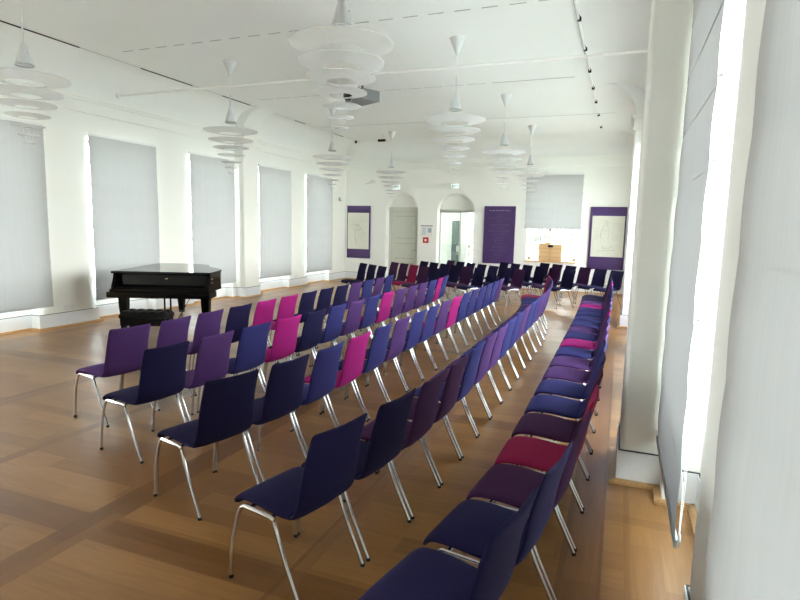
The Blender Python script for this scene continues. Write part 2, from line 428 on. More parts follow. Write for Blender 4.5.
# ------------------------------------------------------------------ blinds
def blind(loc, rz, w, ztop, zbot, label, group, hooks=True, seed=0, nstep=.338):
    """local: x along the width, y = towards the room is -y, z up from the bottom"""
    h = ztop - zbot
    root = tag(empty('window_blind', loc, rz), label, 'window blind', group)
    rnd = random.Random(seed); nx, nz = 12, 48; ph = rnd.random()*6
    def off(x, z):
        s_ = (z/nstep) % 1.0
        return -.006*math.sin(PI*s_) + .003*math.sin(5*x+ph) + .004*math.sin(2.1*z+ph)
    def ex(z): return .004*math.sin(PI*((z/nstep) % 1.0)) + .003*math.sin(3*z+ph)
    m = MB(); F = []; B = []
    for j in range(nz+1):
        z = h*j/nz
        F.append([m.bm.verts.new(((w/2-ex(z))*(2*i/nx-1), off(i/nx*w, z)-.0015, z)) for i in range(nx+1)])
        B.append([m.bm.verts.new(((w/2-ex(z))*(2*i/nx-1), off(i/nx*w, z)+.0015, z)) for i in range(nx+1)])
    for j in range(nz):
        for i in range(nx):
            m.bm.faces.new((F[j][i], F[j][i+1], F[j+1][i+1], F[j+1][i])); 
            # a single skin of cloth: the rear skin is only at the hems
    for g in B: 
        for v in g: m.bm.verts.remove(v)
    m.build('fabric', M['blind'], root, True)
    m = MB(); z = nstep
    while z < h-.05: m.tube([(-w/2+.005, 0, z), (w/2-.005, 0, z)], .0028, 6); z += nstep
    m.build('seam', M['seamcloth'], root, True)
    m = MB(); m.box(-w/2, w/2, -.009, .009, -.012, .022, .004); m.build('hem_bar', M['seamcloth'], root)
    m = MB(); m.box(-w/2, w/2, -.012, .022, h-.01, h+.035, .004); m.build('head_rail', M['white'], root)
    if hooks:
        for sx in (-1, 1):
            m = MB(); z = 0.
            m.tube([(sx*(w/2-.03), .012, .0), (sx*(w/2-.03), .016, h)], .0018, 5)
            m.build('pull_cord', M['white'], root)
        z = 0.03
        while z < h:
            for a_, b_ in ((w/2-.012, w/2+.014), (-w/2-.014, -w/2+.012)):
                m = MB(); m.box(a_, b_, .0, .018, z-.005, z+.005, .002); m.build('cord_ring', M['cordgrey'], root)
            z += nstep
    return root
M['seamcloth'] = mat('blind_hem_cloth', (.47, .475, .475), .85)
M['cordgrey'] = mat('cord_ring_plastic', (.5, .5, .48), .5)
GL = 'grey roman blinds over the left windows'
XB = XL + .05
for i, (a, b, lab) in enumerate(((4.92, 6.42, 'lowered grey blind at the left edge, nearest of the left wall'),
        (7.23, 8.75, 'lowered grey blind on the left wall just behind the piano'), (9.66, 11.14, 'third lowered grey blind on the left wall, beyond the piano'),
        (12.11, 13.60, 'fourth lowered grey blind on the left wall, beyond the projecting pilaster'), (14.43, 16.0, 'farthest lowered grey blind on the left wall, nearest the end wall'))):
    blind((XB if i != 2 else XB, (a+b)/2, .385), PI/2, b-a, 3.24, .385, lab, GL, seed=i)
blind((XR-.055, 3.42, .38), -PI/2, 1.44, 3.24, .38, 'grey blind seen edge-on beside the right pilaster, cord hanging from its bottom corner', 'grey roman blinds over the right windows', seed=11)
bl0 = blind((XR-.08, .99, .38), -PI/2, 1.50, 3.24, .38, 'large pale blind filling the right edge, closest to the viewer', 'grey roman blinds over the right windows', seed=12)
blind(((-2.70-1.10)/2, YE-.06, 1.83), 0, 1.60, 3.36, 1.83, 'grey blind pulled half down over the bright window in the end wall', 'roman blind on the end wall', seed=15, nstep=.25)
# loose cord loop of the near right blind
r = tag(empty('blind_cord', (XR-.045, 2.69, 0)), 'white cord loop hanging beside the bottom corner of the edge-on right blind', 'cord')
m = MB(); P = []
for k in range(29):
    t = k/28; P.append((0, .004-.055*math.sin(PI*min(1, t*1.0))**.8*(1-.25*t), 1.04-.60*t))
m.tube(P, .0018, 6); m.build('cord', M['cable'], r, True)
m = MB(); m.lathe([(.003, .018), (.006, .010), (.006, -.010), (.003, -.018)], (0, .0, .43), 10); m.build('cord_weight', M['white'], r, True)
m = MB(); m.lathe([(.003, .018), (.007, .010), (.007, -.010), (.003, -.018)], (0, .004, .71), 10); m.build('cord_weight', M['white'], r, True)

# ------------------------------------------------------------------ doors
def door_frame(m, x0, x1, y, zt, t=.08, dpt=.10):
    m.box(x0, x0+t, y-dpt/2, y+dpt/2, 0, zt); m.box(x1-t, x1, y-dpt/2, y+dpt/2, 0, zt); m.box(x0, x1, y-dpt/2, y+dpt/2, zt-t, zt)
yd = YE+.32
r = tag(empty('door_1', ((D1[0]+D1[1])/2, yd, 0)), 'closed grey-green panelled door in the left arched doorway', kind='structure')
w = D1[1]-D1[0]
m = MB(); door_frame(m, -w/2, w/2, 0, 2.36); m.box(-w/2-.0, w/2, -.07, .05, 2.36, 2.42); m.build('door_frame', M['doorpaint'], r)
m = MB(); m.box(-w/2+.08, w/2-.08, -.02, .03, .01, 2.28)
for z0, z1 in ((.10, .62), (.72, 1.28), (1.38, 2.16)):
    for a, b, c_, d_ in ((-w/2+.17, w/2-.17, z0, z0+.03), (-w/2+.17, w/2-.17, z1-.03, z1), (-w/2+.17, -w/2+.2, z0, z1), (w/2-.2, w/2-.17, z0, z1)): m.box(a, b, -.032, -.02, c_, d_)
lf = m.build('door_leaf', M['doorpaint'], r)
m = MB()
for z0, z1 in ((.10, .62), (.72, 1.28), (1.38, 2.16)):
    for z in (z0+.03, z1-.04): m.box(-w/2+.2, w/2-.2, -.0335, -.019, z, z+.01)
for x in (-w/2+.08, w/2-.085): m.box(x, x+.006, -.024, -.015, .01, 2.28)
m.box(-w/2+.08, w/2-.08, -.024, -.015, 2.275, 2.283)
m.build('groove_shade_line', M['doorline'], lf)  # darker strips paint in the shade of panel edges and leaf joints
m = MB(); m.tube([(w/2-.15, -.02, 1.02), (w/2-.15, -.07, 1.02), (w/2-.27, -.07, 1.02)], .010, 8); m.build('door_handle', M['chrome'], lf, True)
m = MB(); m.prism([(a-(D1[0]+D1[1])/2, b) for a, b in arch(*D1)] , 'y', .0, .23); m.build('tympanum', M['wall'], r)
m = MB(); m.box(-w/2, w/2, .05, .23, 0, 2.36); m.build('backing', M['wall'], r)
# second doorway: glazed frame with the lobby behind
r = tag(empty('door_2', ((D2[0]+D2[1])/2, yd, 0)), 'glazed door in the right arched doorway with the bright lobby behind', kind='structure')
w = D2[1]-D2[0]
m = MB(); door_frame(m, -w/2, w/2, 0, 2.36, .06); m.box(.06, .11, -.03, .03, 0, 2.30); m.build('door_frame', M['doorpaint'], r)
m = MB(); m.prism([(a-(D2[0]+D2[1])/2, b) for a, b in arch(*D2)] + [(w/2, ZS), (-w/2, ZS)][:0], 'y', .0, .23); m.box(-w/2, w/2, 0, .23, ZS, 2.36); m.build('tympanum', M['wall'], r)
m = MB(); m.box(-w/2+.06, w/2-.06, -.004, .004, .02, 2.29); m.build('glass', M['glass'], r)
m = MB(); m.tube([(.03, -.03, .95), (.03, -.07, .95), (.03, -.07, 1.25), (.03, -.03, 1.25)], .012, 8); m.build('door_handle', M['chrome'], r, True)

# lobby behind the glazed door
portal((-4.03, YE+.55+.85, 1.6), -1, .7, 1.4)
LX0, LX1, LY0, LY1, LZ = -6.35, -4.15, YE+.55, YE+2.35, 2.75
m = MB()
m.box(LX0-.1, LX0, LY0, LY1, 0, LZ)
m.box(LX0, -5.63, LY1, LY1+.12, 0, LZ)
m.box(-5.27, -5.08, LY1, LY1+.12, 0, LZ); m.box(-5.63, -5.27, LY1, LY1+.12, 2.05, LZ)
m.box(-5.08, LX1+.1, LY1, LY1+.12, 0, .35); m.box(-5.08, LX1+.1, LY1, LY1+.12, 2.45, LZ); m.box(-4.62, LX1+.1, LY1, LY1+.12, 0, LZ)
m.box(LX1, LX1+.1, LY0, LY0+.5, 0, LZ); m.box(LX1, LX1+.1, LY0+1.2, LY1, 0, LZ); m.box(LX1, LX1+.1, LY0, LY1, 0, 1.45); m.box(LX1, LX1+.1, LY0, LY1, 2.3, LZ)  # unseen side opening, added to brighten the lobby
tag(m.build('wall_lobby', M['wall']), 'white walls of the small lobby beyond the glazed door', kind='structure')
m = MB(); m.box(LX0, LX1, LY0-.2, LY1+.12, LZ, LZ+.1); tag(m.build('ceiling_lobby', M['ceiling']), kind='structure')
m = MB(); m.box(LX0, LX1, YE+.45, LY1+.12, -.12, 0); tag(m.build('floor_lobby', M['stone']), kind='structure')
r = tag(empty('door_3', (-5.45, LY1-.02, 0)), 'grey-green inner door at the back of the lobby', kind='structure')
m = MB(); door_frame(m, -.20, .20, 0, 2.08, .04, .06); m.build('door_frame', M['frame'], r)
m = MB(); m.box(-.17, .17, -.01, .02, .01, 2.03); lf = m.build('door_leaf', M['blue_grey_paint'], r)
m = MB(); m.box(.02, .14, -.016, -.01, .95, 1.15); m.build('notice', M['white'], lf)
r = tag(empty('window_14', (-4.85, LY1+.05, .35)), 'tall lobby window with garden greenery outside', kind='structure')
m = MB()
for x in (-.23, .19): m.box(x, x+.04, -.02, .02, 0, 2.1)
for z in (0, .68, 1.37, 2.06): m.box(-.23, .23, -.02, .02, z, z+.04)
m.build('window_frame', M['frame'], r)
m = MB(); m.box(-.2, .2, -.003, .003, .03, 2.07); m.build('glass', M['glass'], r)
portal((-4.85, LY1+.14, 1.4), 1, .46, 2.1, True)

# ------------------------------------------------------------------ garden outside
m = MB(); m.box(-60, 50, -40, 70, -.75, -.65); tag(m.build('ground', M['grass']), 'pale gravel yard outside the windows', kind='structure')
def tree(loc, h, r, label, seed):
    rnd = random.Random(seed); root = tag(empty('tree', loc), label, 'tree', 'trees in the garden')
    m = MB(); m.tube([(0, 0, -.05), (.05, 0, h*.35), (0, .08, h*.7)], [.16, .12, .05], 8)
    for k in range(5):
        a = rnd.random()*6.28; m.tube([(0, 0, h*(.3+.07*k)), (r*.6*math.cos(a), r*.6*math.sin(a), h*(.5+.08*k))], [.06, .02], 6)
    m.build('trunk', M['bark'], root, True)
    m = MB(); bm = m.bm
    for k in range(2600):
        v = Vector((rnd.gauss(0, 1), rnd.gauss(0, 1), rnd.gauss(0, 1))).normalized()*(rnd.random()**.4)
        p = Vector((v.x*r, v.y*r, h*.6+v.z*h*.42)); p += Vector([math.sin(p[j]*4+j)*.18 for j in range(3)])
        s_ = .07+.07*rnd.random(); q = [Vector((rnd.uniform(-1, 1), rnd.uniform(-1, 1), rnd.uniform(-1, 1)))*s_ for _ in range(3)]
        bm.faces.new([bm.verts.new(p+u) for u in (q[0], q[1], -q[0], -q[1])])
    me_name = m
    bm2 = m.bm; me = bpy.data.meshes.new('foliage'); bm2.to_mesh(me); bm2.free(); me.materials.append(M['leaf'])
    o = bpy.data.objects.new('foliage', me); COL.objects.link(o); o.parent = root
tree((-2.9, 25.5, -.65), 4.3, 1.9, 'leafy garden tree glimpsed through the half covered end window', 3)
tree((-6.4, 24.5, -.65), 4.6, 1.6, 'leafy garden tree glimpsed through the lobby window', 4)

# ------------------------------------------------------------------ chairs
def sg_pow(v, p): return math.copysign(abs(v)**p, v)
def shell(path, widths, thick, dish, n=24):
    """path: (u, z) centre line; returns rings round a flattened pad"""
    rs = []
    for i, (u, z) in enumerate(path):
        a = path[max(i-1, 0)]; b = path[min(i+1, len(path)-1)]
        d = Vector((b[0]-a[0], b[1]-a[1])).normalized(); nn = Vector((-d.y, d.x)); w = widths[i]; t = thick[i]; ring = []
        for k in range(n):
            th = 2*PI*k/n; y = w/2*sg_pow(math.cos(th), .30); q = t/2*sg_pow(math.sin(th), .8) - dish[i]*(1-(2*y/w)**2)
            ring.append((u+nn.x*q - .23, y, z+nn.y*q))
        rs.append(ring)
    return rs
def smoothpath(pts, n):
    """Catmull-Rom through rows of equal length tuples"""
    out = []; L = len(pts)-1
    for k in range(n+1):
        s_ = k/n*L; i = min(int(s_), L-1); t = s_-i
        P = [pts[max(i-1, 0)], pts[i], pts[i+1], pts[min(i+2, L)]]
        out.append(tuple(.5*((2*b)+(c_-a)*t+(2*a-5*b+4*c_-d)*t*t+(-a+3*b-3*c_+d)*t**3) for a, b, c_, d in zip(*P)))
    return out
seat_p = smoothpath([(.000, .388, .37, .014, 0), (.005, .404, .415, .022, 0), (.022, .426, .432, .030, .001), (.065, .444, .440, .032, .004), (.16, .449, .444, .034, .007),
                     (.26, .441, .442, .034, .008), (.34, .433, .438, .032, .008), (.385, .434, .430, .026, .008)], 26)
back_p = smoothpath([(.372, .428, .42, .016, .008), (.402, .438, .430, .026, .010), (.428, .466, .434, .028, .013), (.445, .52, .428, .028, .017), (.460, .60, .420, .027, .020),
                     (.478, .70, .410, .026, .021), (.506, .80, .406, .025, .019), (.522, .846, .406, .022, .017), (.527, .860, .400, .018, .016), (.530, .868, .384, .008, .015)], 36)
def shell_mesh(name, pp, m):
    b = MB(); b.rings(shell([(p[0], p[1]) for p in pp], [p[2] for p in pp], [p[3] for p in pp], [-p[4] if name == 'seat' else p[4] for p in pp]))
    bmesh.ops.recalc_face_normals(b.bm, faces=b.bm.faces)
    me = bpy.data.meshes.new(name); b.bm.to_mesh(me); b.bm.free(); me.materials.append(m)
    for p in me.polygons: p.use_smooth = True
    return me
# the backrest bulges to the rear, the seat is dished: same sign of the normal offset for each
SEATM = {}; BACKM = {}
base_seat = shell_mesh('seat', seat_p, FAB['blue']); base_back = shell_mesh('backrest', back_p, FAB['blue'])
for k, fm in FAB.items():
    a = base_seat.copy(); a.name = 'seat_'+k; a.materials[0] = fm; SEATM[k] = a
    a = base_back.copy(); a.name = 'backrest_'+k; a.materials[0] = fm; BACKM[k] = a
def make_chair():
    r = empty('chair')
    s_ = bpy.data.objects.new('seat', SEATM['blue']); COL.objects.link(s_); s_.parent = r
    b_ = bpy.data.objects.new('backrest', BACKM['blue']); COL.objects.link(b_); b_.parent = r
    m = MB()
    for sy in (-1, 1): m.tube([(-.14, sy*.232, .412), (-.12, sy*.232, .423), (.06, sy*.232, .421), (.085, sy*.232, .412)], .0115, 8)
    m.tube([(-.10, -.229, .415), (-.10, .229, .415)], .009, 8); m.tube([(.05, -.229, .412), (.05, .229, .412)], .009, 8)
    m.build('seat_frame', M['chrome'], r, True)
    for sy in (-1, 1):
        pts = smoothpath([(-.12, sy*.229, .420), (-.150, sy*.230, .402), (-.178, sy*.231, .34), (-.203, sy*.232, .24), (-.221, sy*.233, .12), (-.230, sy*.233, .012)], 14)
        m = MB(); m.tube(pts, .0105, 10); lg = m.build('leg', M['chrome'], r, True)
        m = MB(); m.lathe([(.010, 0), (.0135, .003), (.0135, .016), (.0115, .02)], (-.230, sy*.233, 0), 10); m.build('foot_glide', M['black'], lg, True)
        m = MB(); m.tube([(.060, sy*.229, .418), (.075, sy*.229, .405), (.16, sy*.2315, .205), (.257, sy*.233, .012)], .0105, 10); lg = m.build('leg', M['chrome'], r, True)
        m = MB(); m.lathe([(.010, 0), (.0135, .003), (.0135, .016), (.0115, .02)], (.258, sy*.233, 0), 10); m.build('foot_glide', M['black'], lg, True)
    return r
proto = make_chair(); used = [False]
NUM = ['first', 'second', 'third', 'fourth', 'fifth', 'sixth', 'seventh', 'eighth', 'ninth', 'tenth', 'eleventh', 'twelfth', 'thirteenth', 'fourteenth', 'fifteenth', 'sixteenth',
       'seventeenth', 'eighteenth', 'nineteenth', 'twentieth', 'twenty-first']
def put_chair(x, y, rz, colr, label, group):
    """rz = 0: chair faces -x; (x, y) = middle of the top edge of the backrest"""
    c = proto if not used[0] else copy_tree(proto); used[0] = True
    off = .298
    c.location = (x - off*math.cos(rz), y - off*math.sin(rz), 0); c.rotation_euler = (0, 0, rz)
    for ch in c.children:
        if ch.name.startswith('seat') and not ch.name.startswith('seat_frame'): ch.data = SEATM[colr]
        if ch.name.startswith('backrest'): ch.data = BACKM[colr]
    tag(c, label, 'chair', group)
    return c
def interp(tab, y):
    if y <= tab[0][0]: return tab[0][1]
    for (a, p), (b, q) in zip(tab, tab[1:]):
        if y <= b: return p + (q-p)*(y-a)/(b-a)
    return tab[-1][1]
P_ = .5155
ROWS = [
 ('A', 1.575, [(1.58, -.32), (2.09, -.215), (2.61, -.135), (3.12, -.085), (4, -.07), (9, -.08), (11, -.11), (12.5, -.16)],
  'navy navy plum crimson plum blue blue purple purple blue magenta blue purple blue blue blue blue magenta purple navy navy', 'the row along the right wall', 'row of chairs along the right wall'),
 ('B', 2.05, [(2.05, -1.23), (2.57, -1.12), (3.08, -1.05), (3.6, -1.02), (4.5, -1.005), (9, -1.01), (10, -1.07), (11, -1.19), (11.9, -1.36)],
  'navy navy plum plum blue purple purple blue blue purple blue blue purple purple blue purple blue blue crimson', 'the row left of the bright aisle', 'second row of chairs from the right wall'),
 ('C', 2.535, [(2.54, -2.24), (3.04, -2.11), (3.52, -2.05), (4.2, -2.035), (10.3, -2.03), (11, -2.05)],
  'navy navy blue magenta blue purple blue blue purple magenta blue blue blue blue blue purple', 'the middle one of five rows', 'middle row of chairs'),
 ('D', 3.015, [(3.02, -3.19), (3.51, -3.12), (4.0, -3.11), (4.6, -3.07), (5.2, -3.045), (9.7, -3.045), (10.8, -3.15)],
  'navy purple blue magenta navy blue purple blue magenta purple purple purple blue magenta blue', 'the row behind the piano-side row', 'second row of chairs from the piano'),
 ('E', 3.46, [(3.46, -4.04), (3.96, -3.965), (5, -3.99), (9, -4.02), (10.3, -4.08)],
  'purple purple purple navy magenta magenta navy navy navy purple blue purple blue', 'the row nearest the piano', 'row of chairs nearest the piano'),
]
CN = dict(blue='blue', navy='dark navy', purple='purple', plum='plum', magenta='bright pink', crimson='crimson')  # dark navy, plum, crimson: tints of the same cloths with dimness painted in
for key, ys, tab, cols, rn, grp in ROWS:
    y = ys
    for k, cc in enumerate(cols.split()):
        xa, xb = interp(tab, y), interp(tab, y+P_)
        dx = xb-xa; dy = math.sqrt(P_*P_-dx*dx); yb = y+dy
        rz = math.atan2(-(dx), dy)
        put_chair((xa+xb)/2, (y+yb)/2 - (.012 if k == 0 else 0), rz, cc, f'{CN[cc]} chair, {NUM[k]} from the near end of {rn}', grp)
        y = yb
# oblique block at the far end, facing the piano
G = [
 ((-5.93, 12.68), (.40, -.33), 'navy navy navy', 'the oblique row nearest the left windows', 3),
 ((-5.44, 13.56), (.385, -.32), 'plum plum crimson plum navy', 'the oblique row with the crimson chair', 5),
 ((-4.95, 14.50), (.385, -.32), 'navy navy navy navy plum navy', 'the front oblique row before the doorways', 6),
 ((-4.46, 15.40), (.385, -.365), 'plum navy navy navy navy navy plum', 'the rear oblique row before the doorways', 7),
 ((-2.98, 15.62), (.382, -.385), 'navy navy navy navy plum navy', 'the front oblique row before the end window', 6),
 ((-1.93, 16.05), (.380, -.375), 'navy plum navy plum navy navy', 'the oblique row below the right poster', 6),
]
for (x, y), (dx, dy), cols, rn, nn in G:
    for k, cc in enumerate(cols.split()):
        L = math.hypot(dx, dy); rz = math.atan2(-dy, dx) ; rz = math.atan2(dx, -dy)
        # facing perpendicular to the row, towards the stage (down-left in plan)
        px, py = x+dx*k, y+dy*k
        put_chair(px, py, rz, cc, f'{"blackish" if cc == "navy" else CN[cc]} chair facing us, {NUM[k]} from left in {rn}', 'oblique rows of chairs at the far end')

# ------------------------------------------------------------------ grand piano
FL = Vector((-7.62, 6.70, 0)); FR = Vector((-6.17, 7.30, 0))
ang = math.atan2(FR.y-FL.y, FR.x-FL.x)
pn = tag(empty('grand_piano', (FL.x, FL.y, 0), ang), 'black lacquered grand piano with closed lid before the left windows', 'piano')
W = (FR-FL).length; LEN = 1.98      # local: x along keyboard, y away from the player
outl = [(0, 0), (W, 0), (W, .62)]
for k in range(1, 13):
    t = k/12; outl.append((W - .52*(t*t*(3-2*t)), .62 + .92*t))
for k in range(1, 10):
    t = k/9*PI/2; outl.append((W-.52 - (W-.55-.30)*(.0) - (.62)*(1-math.cos(t))*1.0 , 1.54 + .42*math.sin(t)))
outl = outl[:-1] + [(.42, LEN-.01), (.22, LEN), (.06, LEN-.03), (0, LEN-.10)]
m = MB(); m.prism([(x, y) for x, y in outl if True], 'z', .66, .93); rim = m.build('rim', M['lacquer'], pn)
bpy.data.objects.remove(rim)
def inset(poly, d):
    c = Vector((sum(p[0] for p in poly)/len(poly), sum(p[1] for p in poly)/len(poly)))
    return [(p[0]+(c.x-p[0])*d, p[1]+(c.y-p[1])*d) for p in poly]
# rim body starts behind the keyboard well; cheeks run forward
body = [(0, .30)] + [(W, .30)] + outl[2:]
m = MB(); m.prism(body, 'z', .66, .955); m.build('rim', M['lacquer'], pn)
for x0, x1 in ((0, .05), (W-.07, W)):
    m = MB(); m.prism([(-.02, .60), (-.02, .74), (.05, .86), (.08, .955), (.31, .955), (.31, .60)], 'x', x0, x1); m.build('cheek', M['lacquer'], pn)
ov = [(x + (.015 if x > W*.6 else -.015 if x < .02 else 0), y + (.015 if y > 1 else -.0)) for x, y in outl[2:]]
m = MB(); m.prism([(-.015, .05), (W+.015, .05)] + ov, 'z', .957, .985); m.build('lid', M['lacquer'], pn)
m = MB(); m.box(-.015, W+.015, .02, .05, .945, .985, .006); m.build('lid_edge', M['lacquer'], pn)
m = MB(); m.box(-.06, W+.02, -.07, .32, .56, .655, .008); m.box(-.02, W+.0, -.045, -.02, .655, .70, .005); m.build('keybed', M['lacquer'], pn)
m = MB(); m.prism([(.14, .71), (.17, .71), (.20, .955), (.17, .955)], 'x', .05, W-.07); fb = m.build('fallboard', M['lacquer'], pn)
m = MB(); m.box(W*.5-.03, W*.5+.13, .158, .160, .83, .842); m.box(W*.5+.02, W*.5+.06, .158, .160, .85, .87); m.build('maker_mark', M['brass'], fb)
m = MB(); m.box(.05, W-.07, -.03, .0, .655, .705, .004); m.build('key_slip', M['lacquer'], pn)
m = MB(); m.prism([(.0, .655), (-.002, .715), (.02, .735), (.155, .76), (.155, .655)], 'x', .055, W-.075); m.build('key_cover', M['lacquer'], pn)
def pleg(x, y, nm='leg'):
    m = MB(); m.prism([(x-.075, y-.075), (x+.075, y-.075), (x+.075, y+.075), (x-.075, y+.075)], 'z', .54, .66)
    m.rings([[(x+sx*w_, y+sy*w_, z) for sx, sy in ((-1, -1), (1, -1), (1, 1), (-1, 1))] for w_, z in ((.065, .54), (.062, .40), (.042, .12), (.046, .085))])
    lg = m.build('leg', M['lacquer'], pn)
    m = MB(); m.tube([(x-.018, y, .03), (x+.018, y, .03)], .03, 14); m.tube([(x, y, .03), (x, y, .09)], .014, 8); m.build('caster', M['brass'], lg, True)
pleg(.13, .13); pleg(W-.10, .13); pleg(.52, 1.62)
m = MB(); cx = W*.5+.02
for dx in (-.05, .05): m.tube([(cx+dx, .22, .66), (cx+dx, .22, .14)], .016, 8)
m.box(cx-.16, cx+.16, .17, .27, .07, .15, .01); ly = m.build('pedal_lyre', M['lacquer'], pn)
m = MB()
for dx in (-.08, 0, .08): m.box(cx+dx-.014, cx+dx+.014, .04, .18, .06, .072, .004)
m.build('pedal', M['brass'], ly)
m = MB(); m.tube([(cx+.12, .24, .12), (cx+.30, .75, .66)], .006, 6); m.build('lyre_brace', M['lacquer'], ly, True)
m = MB()
for y in (.14, .20, .26): m.lathe([(.004, -.012), (.011, -.008), (.011, .008), (.004, .012)], (0, 0, 0), 8)
bpy.data.meshes  # (hinges below)
m.bm.free()
m = MB()
for z in (.80, .86): m.box(W-.002, W+.004, .10, .20, z, z+.02, .001)
m.build('hinge', M['brass'], pn)

# bench with buttoned top
bc = Vector((-6.42, 6.24, 0))
bn = tag(empty('piano_bench', (bc.x, bc.y, 0), ang), 'black buttoned leather bench standing in front of the grand piano', 'bench')
bw, bd = .66, .36
m = MB(); NX, NY = 40, 20; vs = []
for j in range(NY+1):
    row = []
    for i in range(NX+1):
        u, v = i/NX, j/NY; x = (u-.5)*bw; y = (v-.5)*bd
        e = min(1, min(u, 1-u)*bw/.03)**.5 * min(1, min(v, 1-v)*bd/.03)**.5
        tuft = abs(math.sin(PI*u*5))**.5 * abs(math.sin(PI*v*2.0))**.5
        row.append(m.bm.verts.new((x, y, .44 + .035*e + .028*e*tuft)))
    vs.append(row)
for j in range(NY):
    for i in range(NX): m.bm.faces.new((vs[j][i], vs[j][i+1], vs[j+1][i+1], vs[j+1][i]))
bot = [m.bm.verts.new((sx*bw/2, sy*bd/2, .40)) for sx, sy in ((-1, -1), (1, -1), (1, 1), (-1, 1))]
m.bm.faces.new(bot[::-1])
m.bm.faces.new([bot[0], bot[1]] + [vs[0][i] for i in range(NX, -1, -1)])
m.bm.faces.new([bot[1], bot[2]] + [vs[j][NX] for j in range(NY, -1, -1)])
m.bm.faces.new([bot[2], bot[3]] + [vs[NY][i] for i in range(NX+1)])
m.bm.faces.new([bot[3], bot[0]] + [vs[j][0] for j in range(NY+1)])
m.build('cushion', M['leather'], bn, True)
m = MB(); m.box(-bw/2+.01, bw/2-.01, -bd/2+.01, bd/2-.01, .29, .40, .005); m.build('frame', M['lacquer'], bn)
for sx in (-1, 1):
    m = MB(); m.lathe([(.012, -.012), (.03, -.008), (.03, .008), (.012, .012)], (0, 0, 0), 12); o = m.build('height_knob', M['black'], bn, True, (sx*(bw/2+.01), 0, .34)); o.rotation_euler = (0, PI/2, 0)
    for sy in (-1, 1):
        x, y = sx*(bw/2-.05), sy*(bd/2-.05)
        m = MB(); m.rings([[(x+a*w_, y+b*w_, z) for a, b in ((-1, -1), (1, -1), (1, 1), (-1, 1))] for w_, z in ((.032, .30), (.030, .22), (.020, .0))]); m.build('leg', M['lacquer'], bn)

# ------------------------------------------------------------------ ceiling lamps
def make_lamp():
    r = empty('pendant_lamp')   # origin at the ceiling
    D = ZC
    m = MB(); m.lathe([(.11, 0), (.11, -.006), (.014, -.235), (.008, -.24)], n=24); m.build('canopy', M['whitemetal'], r, True)
    m = MB(); m.tube([(0, 0, -.23), (0, 0, 3.93-D)], .004, 6); m.build('cord', M['cable'], r)
    m = MB(); m.lathe([(.006, 3.93-D), (.009, 3.91-D), (.012, 3.72-D), (.030, 3.70-D), (.092, 3.475-D), (.086, 3.475-D), (.02, 3.68-D)], n=28); c_ = m.build('reflector_cone', M['whitemetal'], r, True)
    m = MB(); m.lathe([(.0925, 3.480-D), (.096, 3.47-D), (.090, 3.462-D), (.082, 3.47-D)], n=28); m.tube([(.05, 0, 3.60-D), (.068, 0, 3.60-D)], .006, 6); m.build('chrome_rim', M['chrome'], c_, True)
    rings = [(.445, .195, 3.345, 3.300), (.368, .155, 3.195, 3.158), (.295, .125, 3.070, 3.040), (.225, .095, 2.948, 2.925), (.165, .065, 2.835, 2.817), (.110, .045, 2.738, 2.725), (.062, .016, 2.652, 2.644)]
    rings = [(a_, b_, c_-.015, d_-.015) for a_, b_, c_, d_ in rings]
    for ro, ri, zo, zi in rings:
        zo -= D; zi -= D; n_ = 6; prof = []
        for k in range(n_+1): t = k/n_; prof.append((ri+(ro-ri)*t, zi+(zo-zi)*t**1.4))
        top = [(a, b+.005) for a, b in prof[::-1]]
        pr_ = prof + top + [prof[0]]
        m = MB(); m.lathe(pr_, n=56, cap=False); m.build('shade_ring', M['acrylic'], r, True)
    m = MB()
    for k in range(3):
        a = 2*PI*k/3+.4; pts = [(.03*math.cos(a), .03*math.sin(a), 3.70-D)] + [(ri*1.04*math.cos(a), ri*1.04*math.sin(a), zi-D+.004) for ro, ri, zo, zi in rings]
        m.tube(pts, .0008, 4)
    m.build('suspension_wire', M['cable'], r)
    return r
lp = make_lamp(); first = True
LY = [4.50, 8.03, 11.62, 15.15]
WH = {(0, 0): 'pendant lamp of stacked white rings at the top left corner', (0, 1): 'pendant ring lamp above the piano, second in the left file', (0, 2): 'pendant ring lamp left of the projector, third in the left file', (0, 3): 'pendant ring lamp over the left arched door, last in the left file',
      (1, 0): 'largest pendant lamp of stacked white rings, top centre, nearest in the right file', (1, 1): 'pendant ring lamp over the right arched door, second in the right file', (1, 2): 'pendant ring lamp above the text panel, third in the right file', (1, 3): 'pendant ring lamp before the end window blind, last in the right file'}
for i, xs in enumerate((-6.26, -2.34)):
    for j, y in enumerate(LY):
        o = lp if first else copy_tree(lp); first = False
        o.location = (xs, y, ZC); o.rotation_euler = (0, 0, .7*j+.3*i); tag(o, WH[(i, j)], 'pendant lamp', 'pendant lamps in two files')
# small dark fixture by the far left lamp
r = tag(empty('ceiling_spotlight', (-6.52, 15.15, 4.22)), 'small dark spotlight beside the farthest left pendant lamp', 'spotlight')
m = MB(); m.tube([(-.16, 0, 0), (.06, 0, 0)], .035, 12); m.build('lamp_head', M['black'], r, True)
m = MB(); m.tube([(0, 0, .03), (0, 0, ZC-4.22)], .008, 6); m.build('stem', M['white'], r)

